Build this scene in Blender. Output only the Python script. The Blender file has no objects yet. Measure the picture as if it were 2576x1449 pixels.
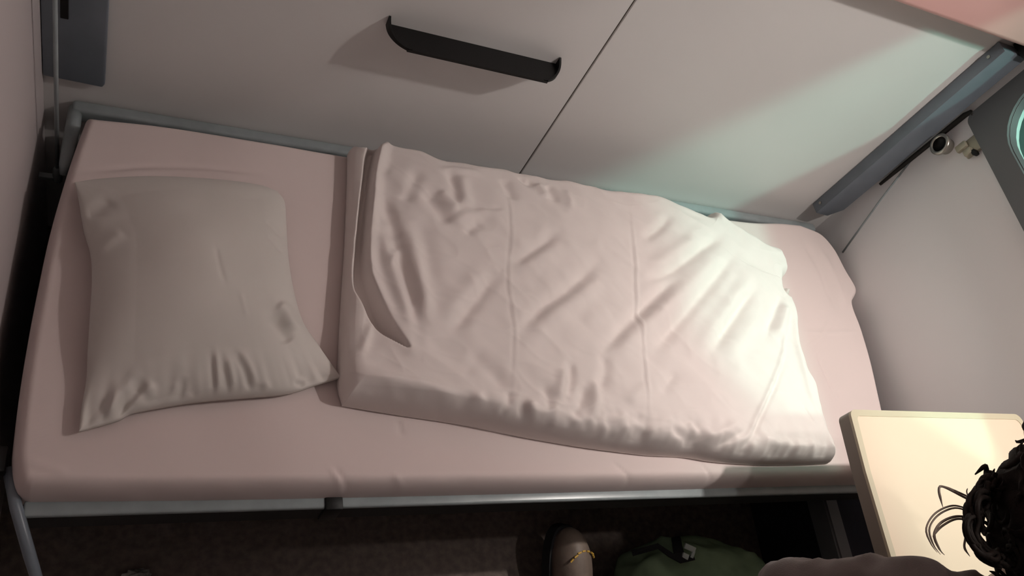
import bpy, bmesh, math, random
import numpy as np
from mathutils import Vector, Matrix, noise

random.seed(7)
rng = np.random.default_rng(7)
SC = bpy.context.scene
COL = SC.collection
PI = math.pi

# ------------------------------------------------------------------ camera calibration
F_PX = 2024.3
CAM = np.array([0.127, -1.183, 1.674])
ROT = np.array([[0.89701044, -0.1611888, 0.4115707],      # rows: camera right, down, forward
                [0.08885868, -0.84636486, -0.5251387],
                [0.43298546, 0.50762653, -0.74487509]])

def ray(px, py):
    return ROT.T @ np.array([px - 1288.0, py - 724.5, F_PX])
def onz(p, z):
    d = ray(*p); t = (z - CAM[2]) / d[2]; q = CAM + d * t
    return (q[0], q[1], z)
def ony(p, y):
    d = ray(*p); t = (y - CAM[1]) / d[1]; q = CAM + d * t
    return (q[0], y, q[2])

# measured dimensions (metres): floor z 0, back wall y 0, bunk rail top z 0.42
MZ = 0.470          # mattress top
WX, WS = 1.902, 0.115   # the window wall meets the back wall at x WX and leans in by WS per metre
def RW(s, z, off=0.0):
    """point on the window wall: s metres from the back corner, z high, off metres into the room"""
    n = math.hypot(1, WS)
    return Vector((WX - WS * s / n - off / n, -s / n + off * WS / n, z))

# ------------------------------------------------------------------ materials
def mat(name, color, rough=0.6, metallic=0.0, bump=0.0, bscale=60.0, var=0.0, vscale=8.0, spec=0.5,
        color2=None, thr=None, sheen=0.0, weave=0.0):
    m = bpy.data.materials.new(name); m.use_nodes = True
    nt = m.node_tree; N = nt.nodes; L = nt.links
    b = N['Principled BSDF']
    b.inputs['Roughness'].default_value = rough
    b.inputs['Metallic'].default_value = metallic
    b.inputs['Specular IOR Level'].default_value = spec
    b.inputs['Base Color'].default_value = (*color, 1)
    if sheen: b.inputs['Sheen Weight'].default_value = sheen
    tc = N.new('ShaderNodeTexCoord')
    if var or color2:
        nz = N.new('ShaderNodeTexNoise'); nz.inputs['Scale'].default_value = vscale
        nz.inputs['Detail'].default_value = 4
        L.new(tc.outputs['Object'], nz.inputs['Vector'])
        r = N.new('ShaderNodeValToRGB')
        c2 = color2 or tuple(max(0, c * (1 - var)) for c in color)
        lo, hi = thr or (0.35, 0.65)
        r.color_ramp.elements[0].position = lo; r.color_ramp.elements[1].position = hi
        r.color_ramp.elements[0].color = (*c2, 1); r.color_ramp.elements[1].color = (*color, 1)
        L.new(nz.outputs['Fac'], r.inputs['Fac']); L.new(r.outputs['Color'], b.inputs['Base Color'])
    if bump or weave:
        bp = N.new('ShaderNodeBump'); bp.inputs['Strength'].default_value = bump or weave
        bp.inputs['Distance'].default_value = 0.002
        if weave:
            w1 = N.new('ShaderNodeTexWave'); w1.inputs['Scale'].default_value = bscale; w1.bands_direction = 'X'
            w2 = N.new('ShaderNodeTexWave'); w2.inputs['Scale'].default_value = bscale; w2.bands_direction = 'Y'
            ad = N.new('ShaderNodeMath'); ad.operation = 'ADD'
            for w in (w1, w2): L.new(tc.outputs['Object'], w.inputs['Vector'])
            L.new(w1.outputs['Fac'], ad.inputs[0]); L.new(w2.outputs['Fac'], ad.inputs[1])
            L.new(ad.outputs[0], bp.inputs['Height'])
        else:
            n2 = N.new('ShaderNodeTexNoise'); n2.inputs['Scale'].default_value = bscale; n2.inputs['Detail'].default_value = 5
            L.new(tc.outputs['Object'], n2.inputs['Vector']); L.new(n2.outputs['Fac'], bp.inputs['Height'])
        L.new(bp.outputs['Normal'], b.inputs['Normal'])
    return m

M = {}
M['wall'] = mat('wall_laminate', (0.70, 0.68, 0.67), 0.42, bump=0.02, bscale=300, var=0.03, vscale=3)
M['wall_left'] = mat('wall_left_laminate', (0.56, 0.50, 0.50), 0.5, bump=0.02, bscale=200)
M['wall_win'] = mat('window_wall_laminate', (0.80, 0.78, 0.79), 0.4, bump=0.02, bscale=300)
M['ceil'] = mat('ceiling_paint', (0.34, 0.33, 0.32), 0.6)
M['seam'] = mat('seam_filler', (0.10, 0.085, 0.06), 0.7)
M['floor'] = mat('carpet_floor', (0.20, 0.155, 0.135), 0.95, bump=0.8, bscale=700, var=0.35, vscale=60)
M['greymetal'] = mat('grey_painted_steel', (0.165, 0.19, 0.225), 0.38, bump=0.03, bscale=150, var=0.1, vscale=20)
M['railmetal'] = mat('rail_painted_steel', (0.29, 0.325, 0.335), 0.28, bump=0.03, bscale=120, var=0.15, vscale=25)
M['frame'] = mat('window_frame_grey', (0.115, 0.12, 0.125), 0.45, bump=0.02, bscale=200)
M['black'] = mat('black_plastic', (0.004, 0.0036, 0.0036), 0.5, bump=0.05, bscale=400, spec=0.3)
M['rubber_shade'] = mat('dark_rubber_and_shade', (0.018, 0.016, 0.014), 0.8)  # seal rubber; also the painted shade on the bunk rail's front
M['darkseat'] = mat('dark_seat_fabric', (0.012, 0.012, 0.02), 0.9, bump=0.3, bscale=400)
M['sheet'] = mat('pinkish_cotton_sheet', (0.66, 0.555, 0.535), 0.85, weave=0.05, bscale=420, sheen=0.1)
M['duvet'] = mat('white_cotton_cover', (0.74, 0.665, 0.64), 0.85, weave=0.05, bscale=420, sheen=0.1)
M['pillow'] = mat('pillow_cotton', (0.61, 0.57, 0.535), 0.85, weave=0.05, bscale=420, sheen=0.1)
M['pink'] = mat('pink_vinyl', (0.72, 0.43, 0.40), 0.5, bump=0.03, bscale=150)
M['cream'] = mat('cream_laminate', (0.71, 0.59, 0.45), 0.4, bump=0.02, bscale=400, var=0.02, vscale=5)
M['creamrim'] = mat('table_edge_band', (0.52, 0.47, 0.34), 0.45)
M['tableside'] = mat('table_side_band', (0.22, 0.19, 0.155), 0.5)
M['chrome'] = mat('worn_chrome', (0.42, 0.40, 0.36), 0.3, metallic=0.9)
M['brass'] = mat('brushed_metal', (0.40, 0.36, 0.28), 0.42, metallic=0.5, bump=0.1, bscale=80)
M['skin'] = mat('skin', (0.50, 0.32, 0.24), 0.5, bump=0.05, bscale=300)
M['strand'] = mat('loose_strand', (0.20, 0.155, 0.125), 0.8)
M['hair'] = mat('brown_hair', (0.014, 0.009, 0.007), 0.75, spec=0.15, bump=0.3, bscale=250, var=0.4, vscale=60)
M['jacket'] = mat('grey_knit', (0.13, 0.108, 0.10), 0.95, bump=0.35, bscale=500, sheen=0.2, var=0.15, vscale=30)
M['camo'] = mat('camouflage_cotton', (0.22, 0.17, 0.12), 0.9, bump=0.2, bscale=300, color2=(0.035, 0.035, 0.028), vscale=11, thr=(0.47, 0.52))
M['boot'] = mat('brown_leather', (0.20, 0.15, 0.12), 0.55, bump=0.15, bscale=150, var=0.3, vscale=30)
M['sole'] = mat('black_sole', (0.006, 0.006, 0.007), 0.8)
M['stitch'] = mat('yellow_stitching', (0.60, 0.36, 0.06), 0.6)
M['bag'] = mat('green_nylon', (0.27, 0.39, 0.24), 0.7, bump=0.15, bscale=200, var=0.25, vscale=14)
M['strap'] = mat('black_webbing', (0.010, 0.010, 0.012), 0.85, bump=0.3, bscale=500)
M['buckle'] = mat('pale_buckle', (0.62, 0.70, 0.68), 0.4)
M['ground'] = mat('platform_concrete', (0.75, 0.78, 0.76), 0.9, bump=0.2, bscale=20, var=0.2, vscale=2)
M['foil'] = mat('pale_wrapper', (0.45, 0.42, 0.38), 0.4, var=0.8, vscale=60)
M['opposite'] = mat('blue_seat_cloth', (0.03, 0.032, 0.06), 0.9, bump=0.3, bscale=300)

def glass_mat():
    m = bpy.data.materials.new('window_glass'); m.use_nodes = True
    nt = m.node_tree; nt.nodes.clear()
    o = nt.nodes.new('ShaderNodeOutputMaterial'); mx = nt.nodes.new('ShaderNodeMixShader')
    t = nt.nodes.new('ShaderNodeBsdfTransparent'); t.inputs[0].default_value = (0.86, 0.95, 0.92, 1)
    g = nt.nodes.new('ShaderNodeBsdfGlossy'); g.inputs['Roughness'].default_value = 0.03
    f = nt.nodes.new('ShaderNodeLayerWeight'); f.inputs['Blend'].default_value = 0.25
    pw_ = nt.nodes.new('ShaderNodeMath'); pw_.operation = 'MULTIPLY'; pw_.inputs[1].default_value = 0.30
    nt.links.new(f.outputs['Facing'], pw_.inputs[0]); nt.links.new(pw_.outputs[0], mx.inputs[0]); nt.links.new(t.outputs[0], mx.inputs[1]); nt.links.new(g.outputs[0], mx.inputs[2])
    nt.links.new(mx.outputs[0], o.inputs['Surface'])
    return m
M['glass'] = glass_mat()

# ------------------------------------------------------------------ helpers
def link(name, me, m, parent=None, smooth=False):
    o = bpy.data.objects.new(name, me); COL.objects.link(o)
    if m is not None: me.materials.append(m)
    if smooth:
        me.polygons.foreach_set('use_smooth', [True] * len(me.polygons))
    if parent is not None:
        o.parent = parent
        o.matrix_parent_inverse = Matrix.Translation(-Vector(parent.location))
    return o
def obj(name, bm, m, parent=None, smooth=False, angle=None):
    bmesh.ops.recalc_face_normals(bm, faces=bm.faces)
    me = bpy.data.meshes.new(name); bm.to_mesh(me); bm.free()
    o = link(name, me, m, parent, smooth or angle is not None)
    if angle is not None: me.set_sharp_from_angle(angle=math.radians(angle))
    return o
def tag(o, label, cat, group=None):
    o['label'] = label; o['category'] = cat
    if group: o['group'] = group
    return o
def struct(o):
    o['kind'] = 'structure'; return o
def thing(name, label, cat, loc, group=None):
    o = bpy.data.objects.new(name, None); COL.objects.link(o); o.location = loc
    o.empty_display_size = 0.05
    return tag(o, label, cat, group)
def part(name, bm, m, parent, **k): return obj(name, bm, m, parent, **k)

def add_box(bm, lo, hi, bev=0.0, seg=2, mtx=None):
    r = bmesh.ops.create_cube(bm, size=1.0)
    vs = r['verts']
    for v in vs:
        v.co = Vector([(lo[i] + hi[i]) / 2 + v.co[i] * (hi[i] - lo[i]) for i in range(3)])
    if bev:
        es = list({e for v in vs for e in v.link_edges})
        rr = bmesh.ops.bevel(bm, geom=es, offset=bev, segments=seg, affect='EDGES', profile=0.5)
        vs = list({v for f in rr['faces'] for v in f.verts} | {v for v in vs if v.is_valid})
    if mtx is not None:
        for v in vs: v.co = mtx @ v.co
    return vs
def box(lo, hi, bev=0.0, seg=2, mtx=None):
    bm = bmesh.new(); add_box(bm, lo, hi, bev, seg, mtx); return bm
def add_tube(bm, pts, radii, n=10, cap=True, up=None):
    pts = [Vector(p) for p in pts]
    if not hasattr(radii, '__len__'): radii = [radii] * len(pts)
    rings = []
    prev = None
    for i, p in enumerate(pts):
        a = pts[max(i - 1, 0)]; b = pts[min(i + 1, len(pts) - 1)]
        t = (b - a).normalized()
        if prev is None:
            ref = Vector(up) if up else (Vector((0, 0, 1)) if abs(t.z) < 0.9 else Vector((1, 0, 0)))
            x = t.cross(ref).normalized()
        else:
            x = (prev - t * prev.dot(t)).normalized()
        prev = x; y = t.cross(x)
        rings.append([bm.verts.new(p + (x * math.cos(2 * PI * k / n) + y * math.sin(2 * PI * k / n)) * radii[i]) for k in range(n)])
    for a, b in zip(rings, rings[1:]):
        for k in range(n):
            bm.faces.new((a[k], a[(k + 1) % n], b[(k + 1) % n], b[k]))
    if cap:
        bm.faces.new(rings[0][::-1]); bm.faces.new(rings[-1])
def tube(pts, radii, n=10): 
    bm = bmesh.new(); add_tube(bm, pts, radii, n); return bm
def add_prism(bm, poly, lo, hi, fn):
    """extrude a 2-D polygon between two levels; fn(u, v, w) -> point"""
    a = [bm.verts.new(fn(u, v, lo)) for u, v in poly]; b = [bm.verts.new(fn(u, v, hi)) for u, v in poly]
    n = len(poly)
    for i in range(n): bm.faces.new((a[i], a[(i + 1) % n], b[(i + 1) % n], b[i]))
    bm.faces.new(a[::-1]); bm.faces.new(b)
def rrect(x0, y0, x1, y1, r, n=8):
    out = []
    for cx, cy, a0 in ((x1 - r, y1 - r, 0), (x0 + r, y1 - r, 90), (x0 + r, y0 + r, 180), (x1 - r, y0 + r, 270)):
        for k in range(n + 1):
            a = math.radians(a0 + 90 * k / n); out.append((cx + r * math.cos(a), cy + r * math.sin(a)))
    return out
def round_poly(poly, radii, n=8):
    out = []
    P = [Vector((p[0], p[1])) for p in poly]; k = len(P)
    for i in range(k):
        r = radii[i] if hasattr(radii, '__len__') else radii
        a = (P[i - 1] - P[i]).normalized(); b = (P[(i + 1) % k] - P[i]).normalized()
        ang = a.angle(b); d = r / math.tan(ang / 2)
        if r <= 0: out.append(tuple(P[i])); continue
        p0 = P[i] + a * d; p1 = P[i] + b * d
        c = P[i] + (a + b).normalized() * (r / math.sin(ang / 2))
        a0 = math.atan2(*(p0 - c).yx); a1 = math.atan2(*(p1 - c).yx)
        da = (a1 - a0 + PI) % (2 * PI) - PI
        for j in range(n + 1):
            t = a0 + da * j / n; out.append((c.x + r * math.cos(t), c.y + r * math.sin(t)))
    return out
def ring_prism(bm, outer, inner, lo, hi, fn):
    """ring between two polygons of equal vertex count, extruded"""
    n = len(outer)
    o0 = [bm.verts.new(fn(u, v, lo)) for u, v in outer]; o1 = [bm.verts.new(fn(u, v, hi)) for u, v in outer]
    i0 = [bm.verts.new(fn(u, v, lo)) for u, v in inner]; i1 = [bm.verts.new(fn(u, v, hi)) for u, v in inner]
    for k in range(n):
        j = (k + 1) % n
        for q in ((o0[k], o0[j], o1[j], o1[k]), (i0[j], i0[k], i1[k], i1[j]), (o1[k], o1[j], i1[j], i1[k]), (o0[j], o0[k], i0[k], i0[j])):
            bm.faces.new(q)

# ---- cloth helpers (numpy)
def resample(pts, n, dens=None):
    p = np.array(pts, float)
    # smooth with centripetal Catmull-Rom
    out = []
    ext = np.vstack([2 * p[0] - p[1], p, 2 * p[-1] - p[-2]])
    for i in range(1, len(ext) - 2):
        p0, p1, p2, p3 = ext[i - 1:i + 3]
        for t in np.linspace(0, 1, 12, endpoint=False):
            out.append(0.5 * ((2 * p1) + (-p0 + p2) * t + (2 * p0 - 5 * p1 + 4 * p2 - p3) * t * t + (-p0 + 3 * p1 - 3 * p2 + p3) * t ** 3))
    out.append(p[-1]); q = np.array(out)
    s = np.concatenate([[0], np.cumsum(np.linalg.norm(np.diff(q, axis=0), axis=1))]); s /= s[-1]
    t = n if hasattr(n, '__len__') else np.linspace(0, 1, n)
    return np.stack([np.interp(t, s, q[:, k]) for k in range(q.shape[1])], 1)
def clustered(n, k=0.75):
    t = np.linspace(0, 1, n); return (1 - k) * t + k * 0.5 * (1 - np.cos(PI * t))
def coons(back, right, front, left, nu, nv):
    """back & front run left to right, left & right run back to front"""
    u = clustered(nu); v = clustered(nv)
    B = resample(back, u); Fr = resample(front, u); Lf = resample(left, v); Rt = resample(right, v)
    U = u[:, None, None]; V = v[None, :, None]
    S = (1 - V) * B[:, None] + V * Fr[:, None] + (1 - U) * Lf[None] + U * Rt[None]
    S -= (1 - U) * (1 - V) * B[0] + U * (1 - V) * B[-1] + (1 - U) * V * Fr[0] + U * V * Fr[-1]
    return S
def seg_dist(P, poly, closed=False):
    """distance from points P (N,2) to polyline, and the fraction along it, and the side"""
    poly = np.array(poly, float)[:, :2]
    if closed: poly = np.vstack([poly, poly[:1]])
    L = np.linalg.norm(np.diff(poly, axis=0), axis=1); cum = np.concatenate([[0], np.cumsum(L)])
    best = np.full(len(P), 1e9); tt = np.zeros(len(P)); side = np.zeros(len(P))
    for i in range(len(poly) - 1):
        a, b = poly[i], poly[i + 1]; d = b - a; l2 = d @ d
        if l2 < 1e-14: continue
        t = np.clip(((P - a) @ d) / l2, 0, 1)
        q = a + t[:, None] * d; e = P - q; dd = np.hypot(e[:, 0], e[:, 1])
        m = dd < best
        best[m] = dd[m]; tt[m] = (cum[i] + t[m] * L[i]) / cum[-1]
        side[m] = np.sign(d[0] * (P[m, 1] - a[1]) - d[1] * (P[m, 0] - a[0]))
    return best, tt, side
def inside(P, poly):
    poly = np.array(poly, float)[:, :2]; c = np.zeros(len(P), bool); n = len(poly)
    for i in range(n):
        a, b = poly[i], poly[i - 1]
        k = ((a[1] > P[:, 1]) != (b[1] > P[:, 1])) & (P[:, 0] < (b[0] - a[0]) * (P[:, 1] - a[1]) / (b[1] - a[1] + 1e-12) + a[0])
        c ^= k
    return c
def sstep(a, b, x):
    t = np.clip((x - a) / (b - a), 0, 1); return t * t * (3 - 2 * t)
def fold(P, pts, width, amp, taper=0.25, z=0.525, pix=True, asym=0.0):
    """height of a soft ridge (amp > 0) or valley (amp < 0) along a line"""
    q = resample([onz(p, z)[:2] for p in pts] if pix else pts, 24)
    d, t, s = seg_dist(P, q)
    w = width * (1 + asym * s)
    amp = math.copysign(min(abs(amp), 0.62 * width), amp)
    tp = np.minimum(sstep(0, taper, t), sstep(0, taper, 1 - t)) if taper > 0 else 1.0
    return amp * np.exp(-(d / w) ** 2) * (0.15 + 0.85 * tp)
def vnoise(P, scale, seed=0, rot=0.0, aniso=1.0):
    c, s = math.cos(rot), math.sin(rot)
    x = (P[:, 0] * c + P[:, 1] * s) * scale; y = (-P[:, 0] * s + P[:, 1] * c) * scale * aniso
    return np.array([noise.noise(Vector((a, b, seed * 7.31))) for a, b in zip(x, y)])
def cloth_mesh(name, S, ztop, zbot):
    """closed mesh from a grid of XY positions with a top and a bottom height"""
    nu, nv = S.shape[:2]
    top = np.concatenate([S, ztop[..., None]], 2).reshape(-1, 3)
    bot = np.concatenate([S, zbot[..., None]], 2).reshape(-1, 3)
    V = np.vstack([top, bot]); off = nu * nv
    F = []
    idx = np.arange(nu * nv).reshape(nu, nv)
    a, b, c, d = idx[:-1, :-1].ravel(), idx[1:, :-1].ravel(), idx[1:, 1:].ravel(), idx[:-1, 1:].ravel()
    F += np.stack([d, c, b, a], 1).tolist(); F += (np.stack([a, b, c, d], 1) + off).tolist()
    loop = list(idx[:, 0]) + list(idx[-1, 1:]) + list(idx[-2::-1, -1]) + list(idx[0, -2:0:-1])
    n = len(loop)
    for i in range(n):
        p, q = int(loop[i]), int(loop[(i + 1) % n]); F.append([p, q, q + off, p + off])
    me = bpy.data.meshes.new(name); me.from_pydata(V.tolist(), [], F); me.update()
    bm = bmesh.new(); bm.from_mesh(me); bmesh.ops.recalc_face_normals(bm, faces=bm.faces); bm.to_mesh(me); bm.free()
    return me
def edge_profile(d, R, p=2.4):
    t = np.clip(d / R, 0, 1); return (1 - (1 - t) ** p) ** (1 / p)
def outline(S):
    return np.vstack([S[:, 0], S[-1, 1:], S[-2::-1, -1], S[0, -2:0:-1]])

# ------------------------------------------------------------------ the compartment
HZ, YF, XL = 2.40, -2.12, -0.035
XS = 0.938
bm = bmesh.new()          # back wall: two laminate panels with an open joint between them
add_box(bm, (XL - 0.05, 0.0, 0), (XS - 0.002, 0.03, HZ), 0.001, 1)
add_box(bm, (XS + 0.002, 0.0, 0), (WX + 0.05, 0.03, HZ), 0.001, 1)
add_box(bm, (XL - 0.05, 0.03, 0), (WX + 0.05, 0.06, HZ))
wb = struct(obj('wall_back', bm, M['wall']))
part('seam', box((XS - 0.002, 0.004, 0), (XS + 0.002, 0.031, HZ)), M['seam'], wb)
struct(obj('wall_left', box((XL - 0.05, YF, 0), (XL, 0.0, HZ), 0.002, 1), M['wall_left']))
struct(obj('floor', box((XL - 0.05, YF - 0.05, -0.05), (WX + 0.06, 0.06, 0)), M['floor']))
struct(obj('ceiling', box((XL - 0.05, YF - 0.05, HZ), (WX + 0.06, 0.06, HZ + 0.05)), M['ceil']))
struct(obj('wall_front', box((XL - 0.05, YF - 0.05, 0), (WX + 0.06, YF, HZ)), M['ceil']))
# window wall with a rounded opening
W0, W1, WZ0, WZ1 = 0.088, 0.97, 0.955, 1.50
hole = rrect(W0, WZ0, W1, WZ1, 0.11, 8)
outer = []
for (u, v) in hole:      # project the hole outline to the wall rectangle, corners kept
    outer.append((u, v))
def wall_ring(bm, hole, u0, v0, u1, v1, lo, hi, fn):
    n = len(hole); q = n // 4
    out = []
    corners = [(u1, v1), (u0, v1), (u0, v0), (u1, v0)]
    for k in range(4):
        out += [corners[k]] * q
    o0 = [[bm.verts.new(fn(u, v, w)) for (u, v) in corners] for w in (lo, hi)]
    hh = [[bm.verts.new(fn(u, v, w)) for (u, v) in hole] for w in (lo, hi)]
    for L_, flip in ((0, False), (1, True)):
        for k in range(n):
            j = (k + 1) % n; ck, cj = min(k // q, 3), min(j // q, 3)
            f = [o0[L_][ck], hh[L_][k], hh[L_][j]] if ck == cj else [o0[L_][ck], hh[L_][k], hh[L_][j], o0[L_][cj]]
            bm.faces.new(f if not flip else f[::-1])
    for k in range(n):
        j = (k + 1) % n; bm.faces.new((hh[0][k], hh[1][k], hh[1][j], hh[0][j]))
    for k in range(4):
        j = (k + 1) % 4; bm.faces.new((o0[0][k], o0[0][j], o0[1][j], o0[1][k]))
bm = bmesh.new()
wall_ring(bm, hole, -0.02, 0.0, 2.2, HZ, -0.035, 0.0, RW)
struct(obj('wall_right', bm, M['wall_win']))
# window: grey frame with chamfered outer corner, glass pane
bm = bmesh.new()
ring_prism(bm, rrect(0.045, 0.905, 1.05, 1.58, 0.022, 8), rrect(W0 + 0.004, WZ0 + 0.004, W1 - 0.004, WZ1 - 0.004, 0.108, 8), 0.0, 0.012, RW)
win = struct(obj('window_1', bm, M['frame'], angle=30))
bm = bmesh.new(); add_prism(bm, rrect(W0 - 0.003, WZ0 - 0.003, W1 + 0.003, WZ1 + 0.003, 0.11, 8), -0.024, -0.018, RW)
part('pane', bm, M['glass'], win)
bm = bmesh.new()
ring_prism(bm, rrect(W0 + 0.001, WZ0 + 0.001, W1 - 0.001, WZ1 - 0.001, 0.109, 8), rrect(W0 + 0.006, WZ0 + 0.006, W1 - 0.006, WZ1 - 0.006, 0.104, 8), -0.017, 0.004, RW)
part('seal', bm, M['frame'], win, angle=30)
# platform outside, under the lamp
bm = bmesh.new(); add_box(bm, (WX + 0.35, -9, -0.35), (WX + 9, 9, -0.30)); o = struct(obj('ground', bm, M['ground']))

# corner posts (painted steel channels) --------------------------------------------------
def channel(name, x0, x1, y, z0, z1, cut):
    bm = bmesh.new()
    poly = [(x0, z0), (x1 - cut, z0 - 0.004), (x1, z0 + cut), (x1, z1), (x0, z1)]
    add_prism(bm, poly, -0.0005, y, lambda u, v, w: Vector((u, w, v)))
    bmesh.ops.bevel(bm, geom=bm.edges[:], offset=0.0025, segments=2, affect='EDGES', profile=0.5)
    return obj(name, bm, M['greymetal'], angle=40)
pr = struct(channel('trim_1', 1.800, 1.876, -0.032, 0.490, 1.083, 0.03))
bm = bmesh.new()
for z in (0.515, 1.05):
    add_tube(bm, [(1.799, -0.016, z), (1.7975, -0.016, z)], 0.004, 10)
part('screw', bm, M['chrome'], pr)
pl = struct(channel('trim_2', -0.034, 0.064, -0.014, 0.475, 1.20, 0.004))
part('slot', box((-0.006, -0.0155, 0.615), (0.006, -0.0138, 0.75), 0.001, 1), M['black'], pl)
# dark seal strip running up the window wall beside the post
bm = bmesh.new()
add_tube(bm, [RW(0.030, 0.635, .004), RW(0.030, 0.72, .004), RW(0.032, 0.905, .004), RW(0.036, 0.918, .004), RW(0.052, 0.924, .012)], [0.004, 0.006, 0.007, 0.006, 0.003], 8)
struct(obj('trim_3', bm, M['rubber_shade'], smooth=True))
bm = bmesh.new()          # thin raised edge of the panel beside the post
add_tube(bm, [RW(0.128, 0.455, .001), RW(0.07, 0.615, .001), RW(0.022, 0.765, .001)], 0.0026, 8)
struct(obj('trim_4', bm, M['railmetal'], smooth=True))
# casing along the foot of the window wall
bm = bmesh.new(); add_prism(bm, [(0.55, 0.0), (2.08, 0.0), (2.08, 0.29), (0.55, 0.29)], 0.002, 0.115, RW)
cas = struct(obj('trim_5', bm, M['darkseat']))
bm = bmesh.new(); add_prism(bm, [(0.55, 0.24), (2.08, 0.24), (2.08, 0.30), (0.55, 0.30)], 0.115, 0.158, RW)
bmesh.ops.bevel(bm, geom=bm.edges[:], offset=0.005, segments=2, affect='EDGES')
part('edge_strip', bm, M['frame'], cas)

# coat hook and metal bracket on the window wall ----------------------------------------
def frame_at(s, z, off=0.0):
    p = RW(s, z, off); n = (RW(s, z, 1) - RW(s, z, 0)).normalized(); u = (RW(1, z) - RW(0, z)).normalized()
    return Matrix(((u.x, 0, n.x, p.x), (u.y, 0, n.y, p.y), (0, 1, n.z, p.z), (0, 0, 0, 1)))
def lathe(prof, mtx, n=32, name='x'):
    bm = bmesh.new(); rings = []
    for r, h in prof:
        if r < 1e-6: rings.append([bm.verts.new(mtx @ Vector((0, 0, h)))])
        else: rings.append([bm.verts.new(mtx @ Vector((r * math.cos(2 * PI * k / n), r * math.sin(2 * PI * k / n), h))) for k in range(n)])
    for a, b in zip(rings, rings[1:]):
        for k in range(n):
            j = (k + 1) % n
            if len(a) == 1: bm.faces.new((a[0], b[j], b[k])) if len(b) > 1 else None
            elif len(b) == 1: bm.faces.new((a[k], a[j], b[0]))
            else: bm.faces.new((a[k], a[j], b[j], b[k]))
    return bm
hk = thing('coat_peg', 'round metal peg with dark hollow face on the window wall beside the grey post', 'coat peg', RW(0.070, 0.832))
part('rim', lathe([(0.019, 0.0), (0.020, 0.012), (0.026, 0.022), (0.0265, 0.027), (0.024, 0.030), (0.020, 0.0305), (0.018, 0.028)], frame_at(0.070, 0.832), 36), M['chrome'], hk, smooth=True)
part('hollow', lathe([(0.0182, 0.028), (0.016, 0.018), (0.0, 0.014)], frame_at(0.070, 0.832), 36), M['black'], hk, smooth=True)
bk = thing('wall_bracket', 'small beige metal bracket beside the lower corner of the grey window frame', 'bracket', RW(0.125, 0.880))
mb = frame_at(0.120, 0.884)
part('plate', box((-0.024, -0.020, 0), (0.020, 0.022, 0.008), 0.003, 2, mb), M['brass'], bk, angle=40)
bm = bmesh.new()
add_box(bm, (-0.022, -0.030, 0.006), (-0.004, -0.002, 0.018), 0.003, 2, mb)
add_box(bm, (0.004, -0.016, 0.006), (0.022, 0.004, 0.022), 0.003, 2, mb)
part('jaw', bm, M['brass'], bk, angle=40)
bm = bmesh.new(); add_box(bm, (0.016, 0.0, 0.003), (0.030, 0.010, 0.020), 0.003, 2, mb)
part('pin', bm, M['black'], bk, angle=40)

# upper bunk folded against the back wall -----------------------------------------------
ub = thing('upper_bunk', 'pink padded upper bunk folded up against the back wall above the grey post', 'bunk', (0.93, -0.03, 1.108))
part('pad', box((0.0, -0.052, 1.112), (1.872, -0.006, 1.80), 0.012, 3), M['pink'], ub, angle=50)
part('hinge_shadow', box((1.842, -0.046, 1.086), (1.874, -0.002, 1.116), 0.003, 2), M['black'], ub, angle=40)  # black block: hinge plus the shadow under the pad, put in as colour

# small black tray / pull on the back wall ----------------------------------------------
tr = thing('wall_tray', 'narrow black tray with round corners on the pale back wall above the duvet', 'tray', (0.68, 0, 0.747))
TX0, TX1, TZ, TP = 0.5110, 0.8660, 0.747, 0.060
def tray_poly(x0, x1, p, r): return round_poly([(x0, 0), (x1, 0), (x1, -p), (x0, -p)], [0.0, 0.0, r, r], 10)
bm = bmesh.new(); add_prism(bm, tray_poly(TX0, TX1, TP, 0.053), TZ - 0.004, TZ, lambda u, v, w: Vector((u, v - 0.0008, w)))
part('floor_plate', bm, M['black'], tr, angle=40)
bm = bmesh.new()
oi = tray_poly(TX0, TX1, TP, 0.053); ii = tray_poly(TX0 + 0.004, TX1 - 0.004, TP - 0.004, 0.049)
pts_o = oi[1:]; pts_i = ii[1:]
# raised lip: tall at both ends by the wall, falling away to a low front edge
def lip_h(i, n):
    t = i / (n - 1); e = min(t, 1 - t)
    return 0.0015 + 0.016 * max(0.0, 1 - e / 0.16) ** 2
seq_o = [p for p in oi]; n = len(seq_o)
seq_o = seq_o[1:] + seq_o[:1]; seq_i = ii[1:] + ii[:1]
vo0 = []; vo1 = []; vi0 = []; vi1 = []
# dense arc-length resample so that the lip height varies smoothly
so = resample(np.array(seq_o), 120); si = resample(np.array(seq_i), 120)
for k in range(120):
    h = lip_h(k, 120)
    vo0.append(bm.verts.new((so[k][0], so[k][1] - 0.0008, TZ - 0.004))); vo1.append(bm.verts.new((so[k][0], so[k][1] - 0.0008, TZ + h)))
    vi0.append(bm.verts.new((si[k][0], si[k][1] - 0.0008, TZ - 0.004))); vi1.append(bm.verts.new((si[k][0], si[k][1] - 0.0008, TZ + h)))
for k in range(119):
    bm.faces.new((vo0[k], vo0[k + 1], vo1[k + 1], vo1[k])); bm.faces.new((vi0[k + 1], vi0[k], vi1[k], vi1[k + 1]))
    bm.faces.new((vo1[k], vo1[k + 1], vi1[k + 1], vi1[k])); bm.faces.new((vo0[k + 1], vo0[k], vi0[k], vi0[k + 1]))
bm.faces.new((vo0[0], vo1[0], vi1[0], vi0[0])); bm.faces.new((vo0[-1], vi0[-1], vi1[-1], vo1[-1]))
part('lip', bm, M['black'], tr, angle=40)

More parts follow.
